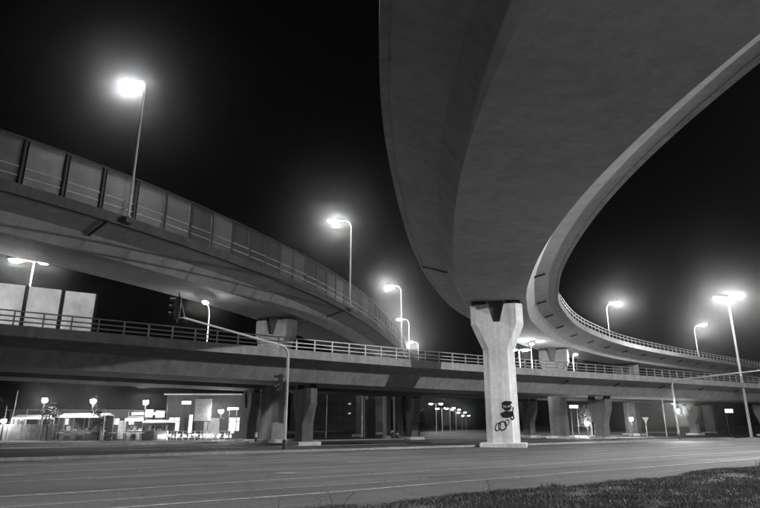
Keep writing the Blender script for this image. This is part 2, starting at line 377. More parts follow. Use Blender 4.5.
def y_pillar(parent, c, n, ztop, w=2.35, top=3.9, dep=1.7, flare=3.4, mat='concrete', plinth=True, notch=True):
    """Y-shaped pier: chamfered shaft, two arms across the deck, notch between them"""
    n = np.array(n[:2]); n = n/np.linalg.norm(n); t = np.array([-n[1], n[0]])
    H = ztop - .32; hw, ht = w/2, top/2; nb = H - 1.35; nt = .62; nbw = .24
    p = empty('pillar', (c[0], c[1], 0.), parent)
    if not notch: nb = H-.06; nbw = nt*.9
    prof = [(-hw, -.05), (hw, -.05), (hw*.97, H-flare), (ht, H-flare*.43), (ht, H), (nt, H), (nbw, nb), (-nbw, nb), (-nt, H), (-ht, H), (-ht, H-flare*.43), (-hw*.97, H-flare)]
    # outline pulled in on the two broad faces, so that the long edges are chamfered
    ch = .32*w/1.6
    def inset(prof, q):
        out = []
        for x, z in prof:
            sx = -1 if x < 0 else 1
            if abs(x) > .9: x = x - sx*q
            out.append((x, z))
        return out
    mb = MB(); m = len(prof)
    for y, q in ((-dep/2, ch), (-dep/2+ch, 0), (dep/2-ch, 0), (dep/2, ch)):
        for x, z in inset(prof, q): mb.v.append((c[0]+n[0]*x+t[0]*y, c[1]+n[1]*x+t[1]*y, z))
    for i in range(3):
        for j in range(m): mb.f.append((i*m+j, i*m+(j+1) % m, (i+1)*m+(j+1) % m, (i+1)*m+j))
    # end caps split into convex pieces
    for b, fl in ((0, 1), (3*m, 0)):
        for q in ((0, 1, 2, 11), (2, 3, 6, 7, 8)[:0] or (2, 6, 7, 11), (2, 3, 4, 5, 6), (7, 8, 9, 10, 11)):
            q = tuple(b+i for i in q); mb.f.append(q[::-1] if fl else q)
    mb.build('shaft', mat, p)
    ang = math.atan2(n[1], n[0])
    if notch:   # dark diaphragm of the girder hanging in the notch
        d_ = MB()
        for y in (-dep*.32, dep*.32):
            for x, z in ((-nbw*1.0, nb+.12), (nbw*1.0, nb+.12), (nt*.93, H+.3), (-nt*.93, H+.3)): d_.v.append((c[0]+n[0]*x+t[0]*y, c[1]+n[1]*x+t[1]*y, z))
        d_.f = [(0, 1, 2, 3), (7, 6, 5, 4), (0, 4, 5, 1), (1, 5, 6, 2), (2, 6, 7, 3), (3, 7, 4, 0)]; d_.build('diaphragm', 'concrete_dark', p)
    for sx in (-1, 1):
        x = sx*(ht+nt)/2
        MB().box((c[0]+n[0]*x, c[1]+n[1]*x, H+.155), (top/2-nt-.25, dep*.62, .33), ang).build('bearing', 'black_rubber', p)
    MB().box((c[0], c[1], H+.2), (1.2, .9, .2), ang).build('bearing', 'black_rubber', p) if False else None
    if plinth: MB().box((c[0], c[1], .12), (w+.9, dep+1.0, .34), ang).build('plinth', 'concrete_light', p, bevel=.04)
    return p
def railing(L, a, b, off, zt, label_parent, h=.75, step=1.5, bars=(1.0, .55), cross=False):
    rl = empty('railing', tuple(L.at((a+b)/2, off, zt)[0]), label_parent)
    me = MB().box((0, 0, h/2), (.07, .09, h)).mesh('post', 'galvanised')
    for d in np.arange(a, b, step):
        q, n = L.at(d, off, zt); piece(me, 'post', tuple(q), math.atan2(n[1], n[0]), rl)
    ds, C, N, bk = L.sub(a, b, 2.0)
    for f in bars:
        z = zt + h*f
        MB().sweep(C, N, [(off-.045, z-.035), (off+.045, z-.035), (off+.045, z+.035), (off-.045, z+.035)], bk).build('rail', 'galvanised', rl, smooth=True)
    return rl
def drain(L, d, o0, o1, parent, r=.075, side=1):
    """drain pipe slung under the wing of the deck, with a spout at its outer end"""
    zf = lambda o: 1.0 + (abs(o)-2.96)/(4.7-2.96)*.5 - .13
    a, _ = L.at(d, o0*side, zf(o0)); b, _ = L.at(d, o1*side, zf(o1)); e = b.copy(); e[2] -= .22
    return MB().tube([tuple(a), tuple(b), tuple(b+np.array([0, 0, -.02])), tuple(e)], r, 8).build('drain_pipe', 'black_rubber', parent)

# --- the curving ramp overhead
PA = [[7.6, -26, 6.6], [6.0, -8, 7.2], [5.15, 4, 8.16], [4.85, 14, 9.13], [5.56, 24, 10.0], [6.88, 34, 10.4], [8.94, 44, 10.62], [12.8, 56, 10.62], [21.42, 72, 10.61], [38.1, 92, 10.81], [75.57, 125, 11.14], [118, 160, 11.4], [160, 195, 11.4]]
LA = Line(PA, lambda C: np.interp(C[:, 1], [10, 45, 60, 130], [.02, .02, .03, .03]))
A = deck('wide grey concrete ramp sweeping overhead on a tall graffitied Y pillar and curving away right', 'viaduct', LA)
sM = LA.near(8.94, 44); q, n = LA.at(sM); main_n = n
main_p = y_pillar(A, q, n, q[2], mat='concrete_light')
main_c = q
for (x, y) in ((21.3, 71.9), (38.8, 92.7), (62, 114), (90, 137)):
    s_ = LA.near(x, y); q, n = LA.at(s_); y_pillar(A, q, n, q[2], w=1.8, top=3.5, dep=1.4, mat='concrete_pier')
sA0 = LA.near(8, 40)
railing(LA, LA.near(10, 48), LA.s[-1]-5, 4.72, 2.05, A, h=.85, step=1.6)
railing(LA, 5, LA.s[-1]-5, -4.72, 2.05, A, h=.85, step=1.6)
for d in np.arange(sM+6, sM+110, 7.2): drain(LA, d, 3.1, 3.9, A)
drain(LA, sM-6.5, 3.0, 4.7, A, side=-1, r=.06)
drain(LA, sM-4.5, 2.6, 3.6, A)

# --- the ramp with sound barrier on the left
PB = [[-60, 5, 12.0], [-48.5, 10.8, 11.95], [-37.44, 18.06, 11.84], [-27.75, 25.74, 11.68], [-19.03, 36.21, 11.53], [-11.18, 51.74, 11.38], [-6.38, 65.64, 11.03], [-3.35, 79.19, 10.75], [-1.09, 93.91, 10.73], [.14, 109.36, 10.77], [1.7, 128, 10.7], [4.6, 150, 10.6], [11, 185, 10.4]]
LB = Line(PB)
B = deck('long concrete ramp lined with tall sound barrier panels descending from upper left', 'viaduct', LB, mat='concrete_darkened', beam='concrete_dark')
sP = LB.near(-9.86, 54.98); q, n = LB.at(sP); y_pillar(B, q, n, q[2], w=1.9)
for d in (30, 52, 70, 92): q, n = LB.at(sP+d); y_pillar(B, q, n, q[2], w=1.5, dep=1.2, mat='concrete_pier')
sB1 = LB.near(-19.0, 30.6)
lampB = [LB.near(*p) for p in ((-19.4, 35.6), (-8.1, 60.4), (-2.0, 88.5), (.9, 118.0), (4.8, 151.0))]
def barrier(L, a, b, off, zt, parent, h, pitch, matp, frame_mat='dark_metal', gaps=()):
    nb = empty('sound_barrier', tuple(L.at((a+b)/2, off, zt)[0]), parent)
    post = MB().box((0, 0, h/2+.03), (.14, .11, h+.06)).mesh('post', frame_mat)
    bar = MB().box((0, 0, 0), (.05, pitch-.16, .06)).mesh('rail', 'galvanised')
    pan = MB().box((0, 0, h/2+.02), (.03, pitch-.17, h-.06)).mesh('panel', matp)
    for d in np.arange(a, b, pitch):
        q, n = L.at(d, off, zt); piece(post, 'post', tuple(q), math.atan2(n[1], n[0]), nb)
        q, n = L.at(d+pitch/2, off, zt); ang = math.atan2(n[1], n[0]); piece(pan, 'panel', tuple(q), ang, nb)
        q2, _ = L.at(d+pitch/2, off+.07, zt+.95); piece(bar, 'rail', tuple(q2), ang, nb)
        q2, _ = L.at(d+pitch/2, off+.055, zt+.45); piece(bar, 'rail', tuple(q2), ang, nb)
    ds, C, N, bk = L.sub(a, b, 2.0)
    z = zt + h
    MB().sweep(C, N, [(off-.06, z), (off+.06, z), (off+.06, z+.09), (off-.06, z+.09)], bk).build('top_rail', frame_mat, nb, smooth=True)
    return nb
barrier(LB, 18, LB.near(.5, 122), 4.7, 2.05, B, 2.6, 2.0, 'clear_panel')
barrier(LB, 18.9, LB.near(.5, 122), -4.7, 2.05, B, 2.6, 2.0, 'clear_panel')
for d in lampB:
    a_, _ = LB.at(d, 4.6, 1.35); b_, n = LB.at(d, 5.25, 1.9)
    MB().box(tuple((LB.at(d, 5.08, 1.72)[0])), (.55, .5, .34), math.atan2(n[1], n[0])).build('lamp_bracket', 'concrete_dark', B)
    drain(LB, d-1.0, 3.0, 4.9, B)

# --- the straight low overpass crossing the picture, and its twin behind
PC = [[-82, -2.8, 5.6], [-61, 11.0, 5.35], [-40.39, 24.7, 5.08], [-19.56, 38.47, 4.76], [4.57, 54.31, 4.50], [29.88, 70.71, 4.62], [56.93, 88.21, 4.67], [83.61, 105.45, 4.68], [125, 132, 4.6], [170, 161, 4.4]]
LC = Line(PC)
C_ = deck('straight low concrete overpass with steel railing crossing the whole view', 'viaduct', LC, mat='concrete_mid')
PC2 = [[x-.548*10.6, y+.836*10.6, z+.1] for x, y, z in PC]
LC2 = Line(PC2)
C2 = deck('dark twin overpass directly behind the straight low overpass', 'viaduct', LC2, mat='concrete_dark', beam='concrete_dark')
for x, y in ((-5.94, 47.43), (24.69, 67.35), (56, 87.5), (-36.6, 27.4), (88, 108)):
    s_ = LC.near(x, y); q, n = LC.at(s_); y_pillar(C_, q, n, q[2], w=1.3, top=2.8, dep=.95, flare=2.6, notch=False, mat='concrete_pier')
for x, y in ((-12.2, 56.2), (3.4, 66.4), (18.5, 76.5), (50, 96.5)):
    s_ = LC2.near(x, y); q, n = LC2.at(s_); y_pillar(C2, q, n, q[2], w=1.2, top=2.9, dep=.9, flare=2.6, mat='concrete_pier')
for x, y, w in ((-1.3, 75.5, 1.3), (.75, 66.6, .62), (2.05, 67.4, .8)):
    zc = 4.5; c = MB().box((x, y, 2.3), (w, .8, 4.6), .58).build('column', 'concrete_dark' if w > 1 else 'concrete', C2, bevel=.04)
sC0 = LC.near(-27.5, 27); sCend = LC.near(105, 119)
railing(LC, 30, sCend, 4.74, 2.05, C_, h=.8, step=1.45, bars=(1.0, .62, .28))
railing(LC2, 60, sCend, -4.74, 2.05, C2, h=.8, step=1.45)
for d in np.arange(LC.near(10, 57), sCend, 8.2): drain(LC, d, 3.3, 4.0, C_, r=.09)
drain(LC, LC.near(-24, 35), 3.3, 3.9, C_, r=.09)
# bright frosted sound barrier at the left end of the overpass
def c_edge(px_u): return px_u
s_end = LC.near(-20.5, 38.2) + .8
nb = empty('sound_barrier', tuple(LC.at(s_end-6, 4.4, 1.8)[0]), C_)
pitch = 1.85; h = 2.65
pan = MB().box((0, 0, h/2), (.05, pitch-.22, h)).mesh('panel', 'frosted_panel')
post = MB().box((0, 0, h/2), (.16, .18, h+.02)).mesh('post', 'dark_metal')
for k in range(14):
    q, n = LC.at(s_end-k*pitch-pitch/2, 4.45, 1.74); piece(pan, 'panel', tuple(q), math.atan2(n[1], n[0]), nb)
    q, n = LC.at(s_end-(k+1)*pitch, 4.45, 1.74); piece(post, 'post', tuple(q), math.atan2(n[1], n[0]), nb)
q, n = LC.at(s_end, 4.45, 1.74); piece(post, 'post', tuple(q), math.atan2(n[1], n[0]), nb)

# --- masked figure sprayed on the main pillar (flat paint, a few mm proud of the face)
gf = empty('graffiti', (main_c[0], main_c[1], 0), main_p)
nn = np.array(main_n[:2]); nn /= np.linalg.norm(nn); tt = np.array([nn[1], -nn[0]])   # toward the camera
if tt[1] > 0: tt = -tt
def gpoly(pts, name, mat, lift):
    y = .85 + lift; mb = MB()
    mb.v = [(main_c[0]+nn[0]*x+tt[0]*y, main_c[1]+nn[1]*x+tt[1]*y, z) for x, z in pts]; mb.f = [tuple(range(len(pts)))]
    mb.build(name, mat, gf)
def gdisc(cx, cz, rx, rz, name, mat, lift, n=18, wob=0.):
    gpoly([(cx+rx*math.cos(2*math.pi*i/n)*(1+wob*math.sin(5*i)), cz+rz*math.sin(2*math.pi*i/n)) for i in range(n)], name, mat, lift)
gdisc(.40, 2.78, .34, .30, 'painted_head', 'graffiti_black', .004, wob=.05)
gpoly([(.02, 2.92), (.80, 2.98), (.74, 3.14), (.30, 3.18), (.05, 3.05)], 'painted_cap', 'graffiti_black', .006)
gpoly([(.16, 2.74), (.36, 2.70), (.36, 2.84), (.16, 2.86)], 'painted_mask_eye', 'graffiti_white', .010)
gpoly([(.46, 2.71), (.66, 2.75), (.64, 2.87), (.46, 2.84)], 'painted_mask_eye', 'graffiti_white', .010)
gdisc(.24, 2.78, .04, .04, 'painted_pupil', 'graffiti_black', .014, 10); gdisc(.55, 2.79, .04, .04, 'painted_pupil', 'graffiti_black', .014, 10)
gpoly([(-.12, 2.30), (.30, 2.48), (.74, 2.44), (.80, 2.12), (.40, 1.98), (.05, 2.02)], 'painted_body', 'graffiti_black', .008)
for x0, x1, z0, z1 in ((.78, .84, 2.50, 1.95), (.84, .70, 1.95, 1.86), (.70, .62, 1.86, 2.05), (.84, .82, 2.75, 2.50)):
    d = np.array([x1-x0, z1-z0]); d = d/np.linalg.norm(d)*.045; e = (-d[1], d[0])
    gpoly([(x0+e[0], z0+e[1]), (x0-e[0], z0-e[1]), (x1-e[0], z1-e[1]), (x1+e[0], z1+e[1])], 'painted_stroke', 'graffiti_black', .012)
def ring(cx, cz, rx, rz, tilt, name):
    for i in range(14):
        a0, a1 = 2*math.pi*i/14, 2*math.pi*(i+1)/14; P = []
        for k_, a in ((1, a0), (1, a1), (.72, a1), (.72, a0)):
            x, z = rx*k_*math.cos(a), rz*k_*math.sin(a); P.append((cx+x*math.cos(tilt)-z*math.sin(tilt), cz+x*math.sin(tilt)+z*math.cos(tilt)))
        yield P
mbr = MB()
for cx, cz, rx, rz in ((-.30, 1.38, .20, .34), (.02, 1.45, .30, .36), (.34, 1.66, .16, .26)):
    for P in ring(cx, cz, rx, rz, -.5, 'x'):
        k = len(mbr.v); y = .858
        mbr.v += [(main_c[0]+nn[0]*x+tt[0]*y, main_c[1]+nn[1]*x+tt[1]*y, z) for x, z in P]; mbr.f.append((k, k+1, k+2, k+3))
mbr.build('painted_scrawl', 'graffiti_black', gf)

# ------------------------------------------------------------------ lamps
def head(parent, tip, ang, lens, size=1.0, up=.1):
    deep = .1 if lens == 'lens_deck' else .16
    """lantern at an arm's end: tapered housing with a glowing bowl below"""
    x, y, z = tip; c = (x+math.cos(ang)*.3*size, y+math.sin(ang)*.3*size, z)
    hs = MB().ell(c, (.46*size, .19*size, .13*size), 12, 6, 1, ang).build('lantern', 'galvanised', parent, smooth=True)
    MB().ell((c[0], c[1], c[2]-.003), (.38*size, .17*size, deep*size), 12, 5, -1, ang).build('bowl', lens, hs, smooth=True)
def street_lamp(label, base, ztop, arms, lens='lens_street', r=.09, size=1.0, group='street lamps on the ramps', cat='street lamp', mat='pole_paint', name='street_lamp'):
    """arms: list of (angle, reach)"""
    root = empty(name, base); tag(root, label, cat, group)
    x, y, z = base; H = ztop - z
    MB().box((x, y, z+.02), (r*4, r*4, .05)).build('foot_plate', mat, root)
    if len(arms) == 1:
        a, l = arms[0]; dx, dy = math.cos(a), math.sin(a)
        pts = [(x, y, z)] + [(x, y, z+H*.5), (x, y, z+H-.95*min(1, l))]
        for t in (20, 45, 70, 90):
            k = math.sin(R(t)); pts.append((x+dx*l*.55*(1-math.cos(R(t))), y+dy*l*.55*(1-math.cos(R(t))), z+H-.95*min(1, l)*(1-k)))
        pts.append((x+dx*l, y+dy*l, z+H+.06))
        MB().tube(pts, [r, r*.8]+[r*.6]*(len(pts)-2), 8).build('pole', mat, root, smooth=True)
        head(root, (x+dx*l, y+dy*l, z+H+.02), a, lens, size)
    else:
        MB().tube([(x, y, z), (x, y, z+H*.5), (x, y, z+H)], [r, r*.8, r*.6], 8).build('pole', mat, root, smooth=True)
        for a, l in arms:
            dx, dy = math.cos(a), math.sin(a)
            MB().tube([(x, y, z+H-.1), (x+dx*l*.5, y+dy*l*.5, z+H+.1), (x+dx*l, y+dy*l, z+H+.06)], r*.5, 6).build('arm', mat, root, smooth=True)
            head(root, (x+dx*l, y+dy*l, z+H+.02), a, lens, size)
    return root
ord_ = ('nearest curved street lamp above the sound barrier at upper left', 'curved street lamp on the barrier ramp, second from the left',
        'curved street lamp far along the barrier ramp, third from the left', 'fourth street lamp along the barrier ramp, just above the overpass railing', 'farthest and lowest street lamp on the barrier ramp')
for d, lb in zip(lampB, ord_):
    q, n = LB.at(d, 5.12, 1.92); street_lamp(lb, tuple(q), q[2]+9.6, [(math.atan2(-n[1], -n[0]), 1.45)], 'lens_street', .085, 1.5)
for (x, y), lb in zip(((42.1, 96.3), (70.4, 120.2)), ('street lamp standing on the curving ramp above the low overpass', 'farther street lamp on the curving ramp left of the tall mast')):
    q, n = LA.at(LA.near(x, y), -4.4, 1.75); street_lamp(lb, tuple(q), q[2]+8.9, [(math.atan2(n[1], n[0]), 1.5)], 'lens_street', .1, 1.6)
def on_c(L, x, y, off, zt, arms, lb, lens='lens_deck', r=.07):
    q, n = L.at(L.near(x, y), off, 1.75); street_lamp(lb, tuple(q), zt, arms, lens, r, 1.15, group='street lamps on the low overpass')
on_c(LC, -22.6, 36.75, -4.4, 12.8, [(R(195), .8), (R(15), .35)], 'twin armed lamp behind the bright panels at far left', 'lens_deck_c')
on_c(LC, -11.9, 44.0, -4.4, 10.85, [(R(-85), 1.6)], 'single lamp glowing under the barrier ramp beside the hanging signal')
on_c(LC, 18.2, 63.5, -4.4, 9.75, [(R(180), .35), (R(0), .35)], 'twin armed lamp just right of the main pillar above the railing')
on_c(LC, 19.8, 64.6, -4.4, 10.35, [(R(-100), 1.5)], 'single lamp just right of the main pillar, under the ramp')
on_c(LC, 25.9, 68.5, -4.4, 9.7, [(R(-90), .7)], 'single lamp under the curve between ramp and railing')
street_lamp('tall mast with three lamps standing at far right', uv(83.2, 33.1, .1)[:2] + (.0,), 17.9, [(R(185), 1.15), (R(-70), .3), (R(355), 1.05)], 'lens_mast', .17, 1.15, None, 'lamp mast', name='lamp_mast')
# the near lamps of this junction, beside and behind the camera
street_lamp('near street lamp beside the verge on the right', (33.0, 25.0, .1), 15.0, [(R(125), 1.2)], 'lens_near', .1, group='street lamps beside the near road')
street_lamp('near street lamp beside the verge on the left', (-7.0, -9.0, .1), 12.5, [(R(80), 1.6)], 'lens_near_dim', .1, group='street lamps beside the near road')

street_lamp('low added lamp out of view on the right, lighting the ramp underside', (15.0, 6.5, .1), 4.4, [(R(125), .7)], 'lens_soffit_fill', .08, group='street lamps beside the near road')  # added unseen lamp, set low to brighten the overhead ramp's underside
# ------------------------------------------------------------------ traffic signals
def signal_head(parent, c, ang, lit=None, plate=True, lens='lens_signal'):
    """three-lens signal facing direction ang; sub-parts hang on its housing"""
    dx, dy = math.cos(ang), math.sin(ang)
    b = MB().box(c, (.26, .34, 1.02), ang).build('signal_housing', 'dark_metal', parent, bevel=.02)
    if plate: MB().box((c[0]-dx*.02, c[1]-dy*.02, c[2]), (.03, .66, 1.36), ang).build('backboard', 'black_rubber', b)
    for k in range(3):
        z = c[2]+.33-.33*k; p = (c[0]+dx*.135, c[1]+dy*.135, z); mb = MB()
        for i in range(9):   # visor: open hood
            a0, a1 = R(-20+220*i/9), R(-20+220*(i+1)/9)
            f = lambda a, d_: (p[0]+dx*d_-dy*.13*math.cos(a), p[1]+dy*d_+dx*.13*math.cos(a), p[2]+.13*math.sin(a))
            mb.quad(f(a0, 0), f(a1, 0), f(a1, .24), f(a0, .24))
        mb.build('visor', 'dark_metal', b)
        m = MB(); m.v = [(p[0]+dx*.02-dy*.128*math.cos(w*math.pi/6), p[1]+dy*.02+dx*.128*math.cos(w*math.pi/6), p[2]+.128*math.sin(w*math.pi/6)) for w in range(12)]; m.f = [tuple(range(12))]
        m.build('signal_lens', lens if lit == k else 'window_dark', b)
def signal_pole(label, base, ztop, tip, heads, r=.11):
    root = empty('signal_pole', base); tag(root, label, 'traffic signal', 'signal poles with overhead arms')
    x, y, z = base; tx, ty, tz = tip; d = np.array([tx-x, ty-y]); ln = np.linalg.norm(d); d = d/ln
    MB().tube([(x, y, z), (x, y, z+.5), (x, y, z+.55)], [r*1.35, r*1.3, r], 10).build('pole_base', 'dark_metal', root, smooth=True)
    pts = [(x, y, z+.5), (x, y, (z+ztop)/2), (x, y, ztop-.7)] + [(x+d[0]*.7*(1-math.cos(R(t))), y+d[1]*.7*(1-math.cos(R(t))), ztop-.7+.7*math.sin(R(t))) for t in (25, 50, 75, 90)]
    MB().tube(pts, [r, r*.9, r*.8]+[r*.72]*4, 10).build('pole', 'pole_paint', root, smooth=True)
    MB().tube([pts[-1], (tx, ty, tz)], [r*.7, r*.42], 8).build('arm', 'pole_paint', root, smooth=True)
    for c, a, lit, pl in heads: signal_head(root, c, a, lit, pl)
    return root
p1 = uv(.8*-5.77+.6*36.81, .6*5.77+.8*36.81, .11)
sp = signal_pole('signal pole with long arm reaching left, signal head hung at its tip', p1, 6.2, (-9.25, 27.0, 6.35),
            [((-9.45, 26.7, 6.75), R(196), None, True), ((p1[0]-.42, p1[1]-.05, 4.05), R(200), None, False)])
MB().tube([(-9.2, 27.05, 6.35), (-9.38, 26.75, 7.25)], .025, 6).build('stay', 'galvanised', sp); MB().tube([(-9.2, 27.05, 6.35), (-9.38, 26.75, 6.3)], .03, 6).build('stay', 'galvanised', sp)
MB().tube([(p1[0], p1[1], 4.4), (p1[0]-.36, p1[1]-.04, 4.4)], .025, 6).build('bracket', 'dark_metal', sp); MB().tube([(p1[0], p1[1], 3.7), (p1[0]-.36, p1[1]-.04, 3.7)], .025, 6).build('bracket', 'dark_metal', sp)
p2 = (31.2, 63.4, .11)
signal_pole('signal pole with lit lamp and arm reaching right, at right edge', p2, 6.1, (35.8, 51.5, 6.35), [((p2[0]+.1, p2[1]-.28, 2.95), R(-116), 1, False)])

# ------------------------------------------------------------------ under and beyond the overpass
Z0 = 0.
def post_lamp(label, x, y, z, lens='lens_post', r=.05):
    root = empty('post_lamp', (x, y, 0)); tag(root, label, 'lamp', 'post lamps around the market')
    MB().tube([(x, y, 0), (x, y, z-.2)], [r*1.3, r], 8).build('pole', 'dark_metal', root, smooth=True)
    MB().ell((x, y, z), (.26, .26, .26), 12, 8).build('globe', lens, root, smooth=True)
    MB().ell((x, y, z+.12), (.3, .3, .18), 12, 4, 1).build('hood', 'dark_metal', root, smooth=True)
post_lamp('post lamp above the ribbed fence, leftmost of the high four', -35.9, 64, 4.07)
post_lamp('post lamp above the long canopy, second of the high four', -30.7, 64, 3.96)
post_lamp('post lamp above the small boards, third of the high four', -25.05, 64, 3.86)
post_lamp('post lamp beside the tall poster panel', -16.95, 64, 2.95)
post_lamp('low post lamp at the left edge in front of the fence', -38.9, 62.4, 1.95, 'lens_small')
# ribbed hoarding: boards picked one by one
hd = empty('hoarding_fence', (-35.6, 63.2, 0)); tag(hd, 'ribbed metal hoarding fence below the leftmost lamps', 'fence')
bd = MB().box((0, 0, .8), (.22, .04, 1.6)).mesh('board', 'hoarding')
for i in range(26): piece(bd, 'board', (-40.0+i*.25, 63.2+(.02 if i % 2 else -.02), .0), 0, hd)
for z in (.35, 1.35): MB().box((-36.8, 63.27, z), (6.6, .06, .08)).build('rail', 'dark_metal', hd)
def stall(label, x0, x1, y, zc, dep=2.4, tube=True, mat='canvas', skirt=.3, n_post=4, val='board_white'):
    root = empty('market_stall', ((x0+x1)/2, y, 0)); tag(root, label, 'stall', 'market stalls beyond the low overpass')
    cx = (x0+x1)/2; w = x1-x0
    mb = MB(); k = 0
    mb.v = [(x0, y-dep/2, zc), (x1, y-dep/2, zc), (x1, y+dep/2, zc), (x0, y+dep/2, zc), (x0, y, zc+.28), (x1, y, zc+.28)]
    mb.f = [(0, 1, 5, 4), (3, 4, 5, 2), (0, 4, 3), (1, 2, 5)]
    mb.build('canopy', mat, root)
    MB().box((cx, y-dep/2-.02, zc-skirt/2), (w, .03, skirt)).build('valance', val, root)
    if tube: MB().box((cx, y-dep/2+.25, zc-.12), (w*.86, .08, .07)).build('tube_light', 'lit_tube', root)
    for i in range(n_post):
        xx = x0+.08+(w-.16)*i/(n_post-1)
        for yy in (y-dep/2+.08, y+dep/2-.08): MB().tube([(xx, yy, 0), (xx, yy, zc)], .035, 6).build('post', 'galvanised', root)
    MB().box((cx, y-dep/2+.5, .45), (w*.9, .7, .9)).build('counter', 'board_grey', root)
    MB().box((cx, y-dep/2+.5, .93), (w*.94, .84, .05)).build('counter_top', 'board_white', root)
    k = int(w/.55)
    for i in range(k):   # goods heaped on the counter
        hh = random.uniform(.15, .5); MB().box((x0+.4+(w-.8)*i/max(1, k-1), y-dep/2+.5+random.uniform(-.1, .1), .955+hh/2), (random.uniform(.25, .45), .4, hh), random.uniform(-.2, .2), random.uniform(.7, 1)).build('goods', random.choice(('board_white', 'board_grey', 'canvas', 'board_dark')), root)
    MB().box((cx, y+dep/2-.05, zc/2), (w, .04, zc)).build('back_wall', 'board_dark', root)
    return root
stall('long market stall with a white lit canopy edge, largest of the stalls', -33.8, -28.9, 64.5, 2.45, skirt=.2, val='lit_sign')
stall('narrow market stall between the long stall and the white awning', -27.6, -25.6, 66.5, 2.2, n_post=2)
stall('small stall with a bright white awning under hanging boards', -24.6, -21.9, 63.6, 1.75, mat='board_white', n_post=3)
stall('low dark stall behind the ribbed hoarding fence', -39.6, -35.0, 66.0, 2.3, skirt=.15)
stall('dark stall at the back, behind the narrow stall', -28.4, -24.9, 70.0, 2.9)
sr = empty('shop_row', (-35.5, 70, 0)); tag(sr, 'low dark row of shops with small lit windows at far left', 'building')
MB().box((-35.6, 71.5, 1.55), (15, 3, 3.1)).build('wall', 'brick_dark', sr); MB().box((-35.6, 71.4, 3.16), (15.4, 3.4, .13)).build('roof', 'concrete_dark', sr)
for i in range(15):
    wx = -42.4+i*.98; f_ = MB().box((wx, 69.97, 1.9), (.78, .1, .66)).build('window', 'lit_window' if i % 5 != 3 else 'window_dark', sr); MB().box((wx, 69.9, 1.9), (.05, .06, .7)).build('mullion', 'dark_metal', f_)
for i in range(4): MB().box((-41.5+3.9*i, 69.95, 1.0), (.9, .12, 2.0)).build('door', 'board_grey', sr)
mk = empty('market_hall', (-19.5, 72, 0)); tag(mk, 'dark flat roofed market hall behind the lit signs', 'building')
MB().box((-19.4, 73, 2.45), (11.5, 5, 4.9)).build('wall', 'brick_dark', mk); MB().box((-19.4, 72.9, 4.98), (12, 5.6, .16)).build('roof', 'concrete', mk)
for x, m_ in ((-24, 'lit_window'), (-22.2, 'window_dark'), (-17, 'lit_window'), (-15.2, 'lit_window')):
    w_o = MB().box((x, 70.46, 1.6), (1.2, .1, 1.5)).build('window', m_, mk); MB().box((x, 70.4, 1.6), (.06, .06, 1.5)).build('mullion', 'dark_metal', w_o); MB().box((x, 70.4, 1.9), (1.2, .05, .06)).build('mullion', 'dark_metal', w_o)
MB().box((-19.6, 70.45, 1.15), (1.8, .12, 2.3)).build('door', 'board_grey', mk)
def board(label, x, y, z0, z1, w, mat, name='sign_board', legs=True, cat='sign', grp='boards and signs beyond the overpass', frame=True):
    root = empty(name, (x, y, 0)); tag(root, label, cat, grp)
    MB().box((x, y, (z0+z1)/2), (w, .08, z1-z0)).build('panel', mat, root)
    if frame:
        for zz in (z0, z1): MB().box((x, y-.01, zz), (w+.1, .12, .08)).build('frame', 'dark_metal', root)
    if legs:
        for sx in (-1, 1): MB().tube([(x+sx*w*.35, y+.09, 0), (x+sx*w*.35, y+.09, z1-.03)], .04, 6).build('leg', 'dark_metal', root)
    return root
board('tall pale poster panel standing in front of the market hall', -18.95, 64.3, 1.9, 4.25, 1.75, 'board_grey')
board('small lit white sign left of the tall poster panel', -20.9, 64.6, 3.6, 4.05, 1.0, 'lit_sign')
board('small lit white sign right of the tall poster panel', -15.8, 64.6, 3.05, 3.35, 1.15, 'lit_sign')
board('slim white lit column left below the poster panel', -19.95, 63.6, .75, 2.55, .34, 'lit_sign', 'sign_column', False, frame=False)
board('slim white lit column right below the poster panel', -15.5, 63.6, .7, 2.1, .34, 'lit_sign', 'sign_column', False, frame=False)
board('square grey board above the awning, left one', -24.9, 64.9, 2.3, 3.1, .8, 'board_grey')
board('square grey board above the awning, right one', -23.7, 64.9, 2.25, 3.0, .95, 'board_grey')
for x in (-19.95, -15.5): pass
# low barrier hung with small lamps, below the poster panel
sl = empty('light_chain_fence', (-18.9, 62.6, 0)); tag(sl, 'low fence hung with a row of small bright lights', 'fence')
for i in range(13): MB().tube([(-22.8+i*.62, 62.6, 0), (-22.8+i*.62, 62.6, .95)], .03, 6).build('post', 'galvanised', sl)
for z in (.3, .6, .92): MB().box((-19.1, 62.6, z), (7.6, .03, .04)).build('rail', 'galvanised', sl)
for i in range(22): MB().ell((-22.7+i*.35+random.uniform(-.1, .1), 62.5, .42+random.uniform(-.05, .12)), (.055, .055, .055), 8, 5).build('bulb', 'lens_small', sl)
